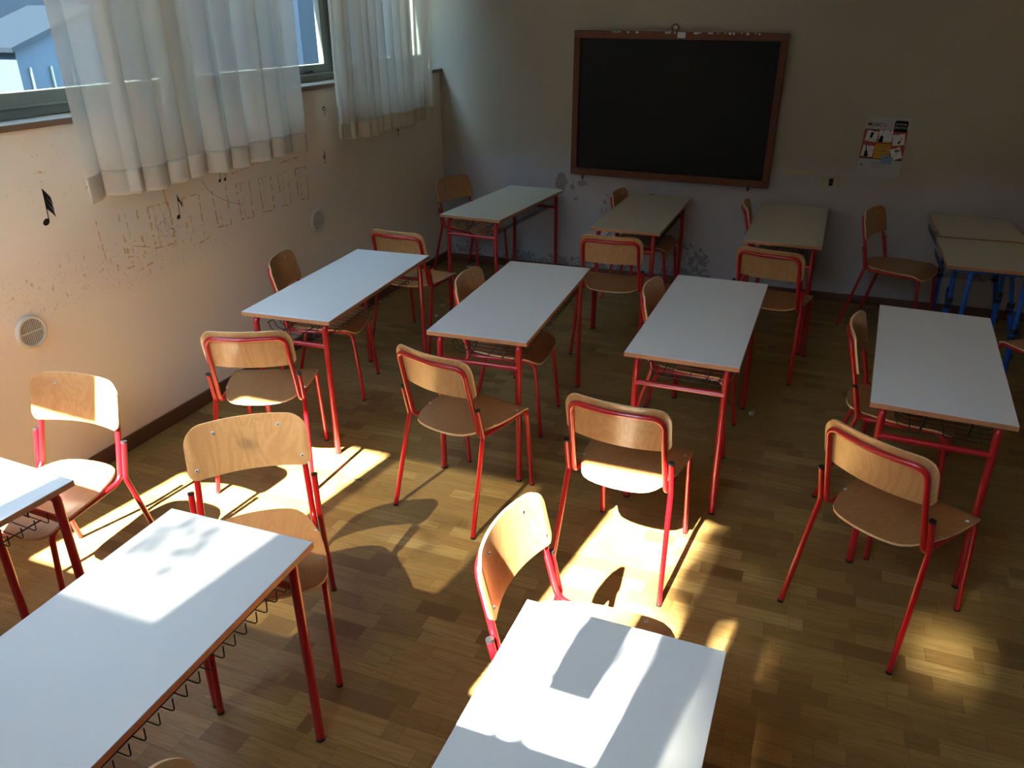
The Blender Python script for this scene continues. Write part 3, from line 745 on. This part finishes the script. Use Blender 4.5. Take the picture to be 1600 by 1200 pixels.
flat('pinned_card', [(-.090, .075, .078, .075, 7)], 'paper', .0016); flat('pinned_card', [(.003, .080, .092, .085, -2)], 'paper', .0016)
flat('pinned_card', [(.096, .060, .080, .078, -9)], 'paper', .0016); flat('pinned_card', [(-.098, -.032, .078, .080, 4)], 'paper', .0016)
flat('pinned_card', [(.098, -.038, .070, .082, -22)], 'paper', .0016)
flat('orange_card', [(0.0, -.028, .106, .106, 0)], 'p_orange', .0014); flat('blue_card', [(.045, -.085, .075, .055, 14)], 'p_blue', .0020)
def guitar(cx, cz, s, a, case=False):
    b = MB(); T = Matrix.Translation((cx, -.0024, cz)) @ Matrix.Rotation(R(a), 4, 'Y') @ Matrix.Rotation(R(90), 4, 'X')
    pts = []
    for k in range(25):
        t_ = 2*PI*k/24; y = math.cos(t_)*.5; wd = abs(math.sin(t_))**.7*(.33-.10*y*2*.6-(.10*math.exp(-((y-.08)/.14)**2)))
        pts.append((math.copysign(wd, math.sin(t_))*s if k % 24 and k != 12 else 0, (y-.25)*s))
    b.poly(pts[:-1], 0, .0004, 0, T); wn_ = .16 if case else .055
    b.poly([(-wn_*s/2, .1*s), (wn_*s/2, .1*s), (wn_*s/2*.8, 1.05*s), (-wn_*s/2*.8, 1.05*s)], .0001, .0005, 0, T)
    b.poly([(-.07*s, 1.0*s), (.07*s, 1.0*s), (.06*s, 1.18*s), (-.06*s, 1.18*s)], .0001, .0005, 0, T)
    child(b.obj('printed_guitar', 'p_black', smooth=0), po)
guitar(-.022, .070, .048, 6); guitar(-.108, -.040, .045, -8, True); guitar(.105, .048, .022, 25, True)
b = MB(); T = Matrix.Translation((-.09, -.0024, .083)) @ Matrix.Rotation(R(90), 4, 'X')
b.poly([(.011*math.cos(k*PI/6), .013*math.sin(k*PI/6)+.008) for k in range(12)], 0, .0004, 0, T); b.poly([(.010*math.cos(k*PI/6)-.004, .011*math.sin(k*PI/6)-.010) for k in range(12)], .0001, .0005, 0, T)
child(b.obj('printed_drum', 'p_black', smooth=0), po)
b = MB(); b.poly([(-.018, .010), (.020, .018), (.018, .026), (-.010, .022)], 0, .0004, 0, Matrix.Translation((.100, -.0024, -.035)) @ Matrix.Rotation(R(90), 4, 'X'))
b.ribbon([(-.01, .012), (.008, -.008)], .0015, 0, .0004, 0, Matrix.Translation((.100, -.0024, -.035)) @ Matrix.Rotation(R(90), 4, 'X')); b.ribbon([(.010, .014), (-.008, -.008)], .0015, 0, .0004, 0, Matrix.Translation((.100, -.0024, -.035)) @ Matrix.Rotation(R(90), 4, 'X'))
child(b.obj('printed_keyboard', 'p_black', smooth=0), po)
flat('card_pins', [(x, z, .007, .009, 20) for x, z in ((-.075, .112), (.028, .119), (.082, .098), (-.092, .004), (.090, .000))], 'p_black', .0022)
def text(body, x, z, size, mat, a=0, y=.0026, bold=.0, sx=1.0, parent=po, name='lettering'):
    c = bpy.data.curves.new('t', 'FONT'); c.body = body; c.size = size; c.align_x = 'CENTER'; c.align_y = 'CENTER'; c.extrude = .0001; c.offset = bold; c.resolution_u = 2
    tmp = bpy.data.objects.new('t', c); COL.objects.link(tmp); bpy.context.view_layer.update()
    me = bpy.data.meshes.new_from_object(tmp.evaluated_get(bpy.context.evaluated_depsgraph_get())); bpy.data.objects.remove(tmp)
    me.materials.clear(); me.materials.append(MAT[mat]); me.name = name
    o = bpy.data.objects.new(name, me); COL.objects.link(o)
    o.matrix_local = Matrix.Translation((x, -y, z)) @ Matrix.Rotation(R(a), 4, 'Y') @ Matrix.Rotation(R(90), 4, 'X') @ Matrix.Diagonal((sx, 1, 1, 1))
    return child(o, parent)
text('MUSIC', -.083, .157, .034, 'p_black', 0, bold=.0003); text('is', -.016, .158, .034, 'p_red', 0, bold=.0003)
text('SCHOOL', .094, .168, .019, 'paper', 0); text('SELECTION', .094, .145, .019, 'paper', 0, sx=.85)
for (x, z, s, tx, a) in [(.026, .095, .012, 'CHITARRA', -2), (.026, .083, .010, 'CLASSICA', -2), (.028, .071, .010, 'e altro', -2), (.108, .068, .009, 'VIOLINO', -9), (-.078, -.020, .010, 'CHITARRA', 4), (-.078, -.032, .010, 'BASSO', 4), (.095, -.056, .010, 'TASTIERA', -22)]:
    text(tx, x, z, s, 'p_blue', a, y=.0028)
for (x, z, s, tx, a) in [(-.085, .052, .009, 'PERCUSSIONI', 7), (.015, .046, .008, 'ACUSTICA', -2), (0.0, .008, .010, 'VAI A CORSI', 0), (0, -.006, .009, 'musica', 0), (0, -.026, .015, 'START', -4), (.040, -.070, .015, 'ACIS', 14)]:
    text(tx, x, z, s, 'p_black', a, y=.0030)
for (z, s, tx) in [(-.108, .009, 'corsi di musica per bambini e ragazzi'), (-.119, .009, 'lezioni individuali e di gruppo'), (-.134, .009, 'iscrizioni aperte tutto l anno'), (-.147, .008, 'presso la scuola')]:
    text(tx, .0, z, s, 'p_black', 0, y=.0008)
b = MB(); b.poly([(-.008, 0), (.006, 0), (.006, .016)], 0, .0004, 0, Matrix.Translation((-.122, -.001, -.138)) @ Matrix.Rotation(R(90), 4, 'X')); child(b.obj('printed_logo', 'p_black', smooth=0), po)
MAT['tape'] = simple('yellowed_tape', srgb(176, 164, 132), .4, .4)
flat('tape_piece', [(-.14, .205, .03, .014, 20), (.15, .205, .03, .014, -25), (.14, -.205, .03, .014, -30)], 'tape', .0010)

# ------------------------------------------------------------ music stickers on the left wall (plane: a = +y, b = +z)
WL = Matrix(((0, 0, 1, 0), (1, 0, 0, 0), (0, 1, 0, 0), (0, 0, 0, 1)))
def circ(cx, cy, rx, ry, a=0, n=18):
    c, s = math.cos(a), math.sin(a)
    return [(cx+rx*math.cos(t)*c-ry*math.sin(t)*s, cy+rx*math.cos(t)*s+ry*math.sin(t)*c) for t in [2*PI*k/n for k in range(n)]]
def sticker(name, y, z, fn, label, cat='sticker'):
    b = MB(); fn(b); o = b.obj(name, 'sticker', smooth=0); o.location = (.0004, y, z)
    tag(o, label, cat, 'music note stickers on the left wall'); return o
Z0, Z1 = 0, .0006
def triple(b):
    b.poly(circ(-.014, .0, .019, .014, .5), Z0, Z1, 0, WL); b.ribbon([(.001, .004), (.006, .145)], .0045, Z0, Z1, 0, WL)
    for k in range(3):
        z = .145-k*.030; b.poly([(.003, z+.004), (.003, z-.027), (.024, z-.050), (.041, z-.074), (.037, z-.042), (.022, z-.020)], Z0, Z1+.0001*k, 0, WL)
sticker('note_sticker', 2.592, 1.268, triple, 'black triple-flag music note sticker above the round vent at far left')
def eighth(b):
    b.poly(circ(-.010, 0, .014, .011, .5), Z0, Z1, 0, WL); b.ribbon([(.001, .002), (.006, .120)], .0038, Z0, Z1, 0, WL)
    b.poly([(.005, .120), (.004, .088), (.022, .068), (.026, .045), (.034, .066), (.022, .084)], Z0, Z1+.0001, 0, WL)
sticker('note_sticker', 3.385, 1.118, eighth, 'black single-flag music note sticker beside the pencil scribble')
def beamed(b):
    for dx in (0, .045):
        b.poly(circ(dx-.008, 0, .011, .009, .5), Z0, Z1, 0, WL); b.ribbon([(dx, 0), (dx+.002, .062)], .0032, Z0, Z1, 0, WL)
    b.poly([(0, .066), (.050, .066), (.050, .056), (0, .056)], Z0, Z1+.0001, 0, WL); b.poly([(0, .050), (.050, .050), (.050, .042), (0, .042)], Z0, Z1+.0001, 0, WL)
sticker('note_sticker', 3.748, 1.25, beamed, 'black pair of beamed notes sticker just under the curtain hem')
def bass(b):
    pts = [(.016*math.cos(t)-.002, .016*math.sin(t)+.012) for t in [R(200-14*k) for k in range(16)]]+[(.010, -.004), (-.004, -.020), (-.012, -.026)]
    b.ribbon(pts, lambda f: .004+.004*math.sin(f*PI), Z0, Z1, 0, WL); b.poly(circ(-.010, .008, .006, .006), Z0, Z1+.0001, 0, WL)
sticker('clef_sticker', 4.863, 1.522, bass, 'small black bass clef sticker between the two curtains')
def treble(b):
    pts = [((.004+.013*k/26)*math.cos(R(250-20*k)), (.004+.013*k/26)*math.sin(R(250-20*k))) for k in range(27)]
    b.ribbon(pts, .005, Z0, Z1, 0, WL); b.ribbon([(.012, .010), (.008, .034), (.000, .040), (-.003, .030), (.003, -.020), (0, -.036)], .0045, Z0, Z1+.0001, 0, WL); b.poly(circ(-.003, -.040, .006, .006), Z0, Z1, 0, WL)
sticker('clef_sticker', 4.812, 1.225, treble, 'small black treble clef sticker below the gap between the curtains')
sticker('clef_sticker', 5.872, 1.283, treble, 'small black treble clef sticker right under the hem of the far curtain')
b = MB(); b.poly(circ(0, 0, .006, .006), Z0, Z1, 0, WL); o = b.obj('dot_sticker', 'sticker', smooth=0); o.location = (.0004, 4.235, 1.32); tag(o, 'tiny black dot sticker at the right hem of the near curtain', 'sticker', 'music note stickers on the left wall')

# old lettering residue and pencil scribble belong to the wall's surface
random.seed(21); b = MB()
def dash(a, c, w0=.013):
    a = Vector(a); c = Vector(c); L_ = (c-a).length; t_ = 0
    while t_ < L_:
        ln = random.uniform(.015, .06); e = min(t_+ln, L_)
        if random.random() < .85:
            p = a.lerp(c, t_/L_); q = a.lerp(c, e/L_); jit = random.uniform(-.004, .004)
            b.ribbon([(p.x+jit, p.y), ((p.x+q.x)/2+random.uniform(-.003, .003), (p.y+q.y)/2), (q.x, q.y+jit)], w0*random.uniform(.5, 1.1), 0, .0002, 0, WL)
        t_ = e+random.uniform(0, .035)
zt_, zb_ = 1.195, .985
for (ya, yb_) in [(2.84, 2.84), (2.98, 3.10), (3.17, 3.32), (3.42, 3.55), (3.66, 3.78), (3.87, 3.99), (4.08, 4.20), (4.27, 4.38), (4.46, 4.58)]:
    dz = -.01*(ya-2.8); dash((ya, zt_+.02+dz), (ya+.01, zb_+.03)); 
    if yb_ > ya:
        dash((yb_, zt_+.02+dz), (yb_, zb_+.0)); dash((ya+.04, zt_+.02+dz), (ya+.045, zb_+.02), .006)
        if random.random() < .8: dash((ya, zt_+.02+dz), (yb_, zt_+.02+dz), .007)
        if random.random() < .7: dash((ya, zb_+.01), (yb_, zb_+.0), .010)
for (p, q) in [((2.97, .94), (3.12, .95)), ((3.0, .90), (3.14, .93)), ((3.3, 1.30), (3.31, 1.18)), ((3.5, .94), (3.6, .96)), ((3.85, 1.27), (4.1, 1.30)), ((4.3, 1.26), (4.5, 1.27)), ((2.55, 1.5), (2.62, 1.48)), ((2.83, 1.38), (2.86, 1.37))]: dash(p, q, .010)
child(b.obj('glue_residue', 'tan_residue', smooth=0), wall_left)
b = MB(); random.seed(3)
for k in range(9):
    pts = []; cx = 3.27+random.uniform(-.05, .07); cz = 1.10+random.uniform(-.05, .03); p1 = random.uniform(0, 6); ax = random.uniform(.010, .05); az_ = random.uniform(.05, .12)
    for i in range(26):
        t_ = i/25; pts.append((cx+ax*math.sin(t_*random.choice([4, 4.1])+p1)+.05*(t_-.5)*math.cos(p1), cz+az_*(t_-.5)*2*math.cos(p1*.3)+.01*math.sin(9*t_+p1)))
    b.ribbon(pts, .0010, 0, .0003, 0, WL)
for (c0, c1, c2) in [((3.60, 1.28), (3.62, 1.17), (3.90, 1.08)), ((3.04, 1.04), (3.10, 1.02), (3.14, 1.01))]:
    b.ribbon([((1-t)**2*c0[0]+2*t*(1-t)*c1[0]+t*t*c2[0], (1-t)**2*c0[1]+2*t*(1-t)*c1[1]+t*t*c2[1]) for t in [k/14 for k in range(15)]], .0022, 0, .0003, 0, WL)
child(b.obj('pencil_scribble', 'graphite', smooth=0), wall_left)

# ------------------------------------------------------------ round wall vents
def vent(y, z, rad, label, dark):
    r = empty('wall_vent', (0, y, z)); tag(r, label, 'vent', 'round air vents on the left wall')
    b = MB(); N = 40; prof = [(rad, .0), (rad, .008), (rad*.97, .014), (rad*.88, .017), (rad*.80, .014), (rad*.78, .006)]
    vs = [(px_, rr*math.cos(2*PI*k/N), rr*math.sin(2*PI*k/N)) for (rr, px_) in prof for k in range(N)]
    b.add(vs, [(i*N+k, i*N+(k+1) % N, (i+1)*N+(k+1) % N, (i+1)*N+k) for i in range(len(prof)-1) for k in range(N)]); child(b.obj('vent_ring', 'ventpl', smooth=40), r)
    b = MB(); b.tube([(.001, 0, 0), (.004, 0, 0)], rad*.8, 32); child(b.obj('vent_recess', dark, smooth=30), r)
    b = MB(); n = 13
    for k in range(n):
        yy = rad*.78*(-1+2*(k+.5)/n); h = math.sqrt(max(0, (rad*.78)**2-yy*yy)); b.box(.004, .010, yy-rad*.018, yy+rad*.018, -h, h)
    b.box(.004, .011, -rad*.78, rad*.78, -.0025, .0025)
    child(b.obj('vent_louvre', 'ventpl', smooth=0), r)
vent(2.361, .813, .077, 'round louvred air vent on the left wall close to the left edge of the photo', 'dark')
MAT['ventback'] = simple('vent_inner', srgb(150, 140, 122), .7)
vent(4.643, .817, .080, 'round pale air vent on the left wall below the gap between the curtains', 'ventback')

# ------------------------------------------------------------ small litter on the floor
def scrap(name, x, y, s, mat, label, cat, seed, h=.01, L_=1.6):
    random.seed(seed); b = MB(); n = 5; g = [[(s*L_*(i/n-.5)+random.uniform(-1, 1)*s*.12, s*(j/n-.5)+random.uniform(-1, 1)*s*.12, random.uniform(.0006, h)) for i in range(n+1)] for j in range(n+1)]
    vs = [p for r_ in g for p in r_]; b.add(vs, [(j*(n+1)+i, j*(n+1)+i+1, (j+1)*(n+1)+i+1, (j+1)*(n+1)+i) for j in range(n) for i in range(n)])
    o = b.obj(name, mat, smooth=0); o.location = (x, y, 0); o.rotation_euler = (0, 0, random.uniform(0, 3)); sd = o.modifiers.new('t', 'SOLIDIFY'); sd.thickness = .0005; sd.offset = 1
    tag(o, label, cat); return o
scrap('paper_scrap', 3.067, 4.346, .030, 'paper', 'crumpled white paper scrap on the floor beside the second-row desk third from left', 'litter', 1, .018)
scrap('paper_scrap', .338, 6.50, .045, 'paper', 'flat paper scrap on the floor under the far left desk', 'litter', 2, .003, 2.4)
scrap('paper_scrap', .556, 5.43, .022, 'paper', 'tiny pale paper scrap on the floor, farther of two by the second-row desk', 'litter', 3, .008)
scrap('paper_scrap', .61, 5.195, .022, 'paper', 'tiny pale paper scrap on the floor, nearer of two by the second-row desk', 'litter', 4, .008)
scrap('wood_splinter', 1.31, 2.905, .012, 'graphite', 'short dark splinter lying on the floor between the two sunlit patches', 'litter', 5, .006, 4.0)
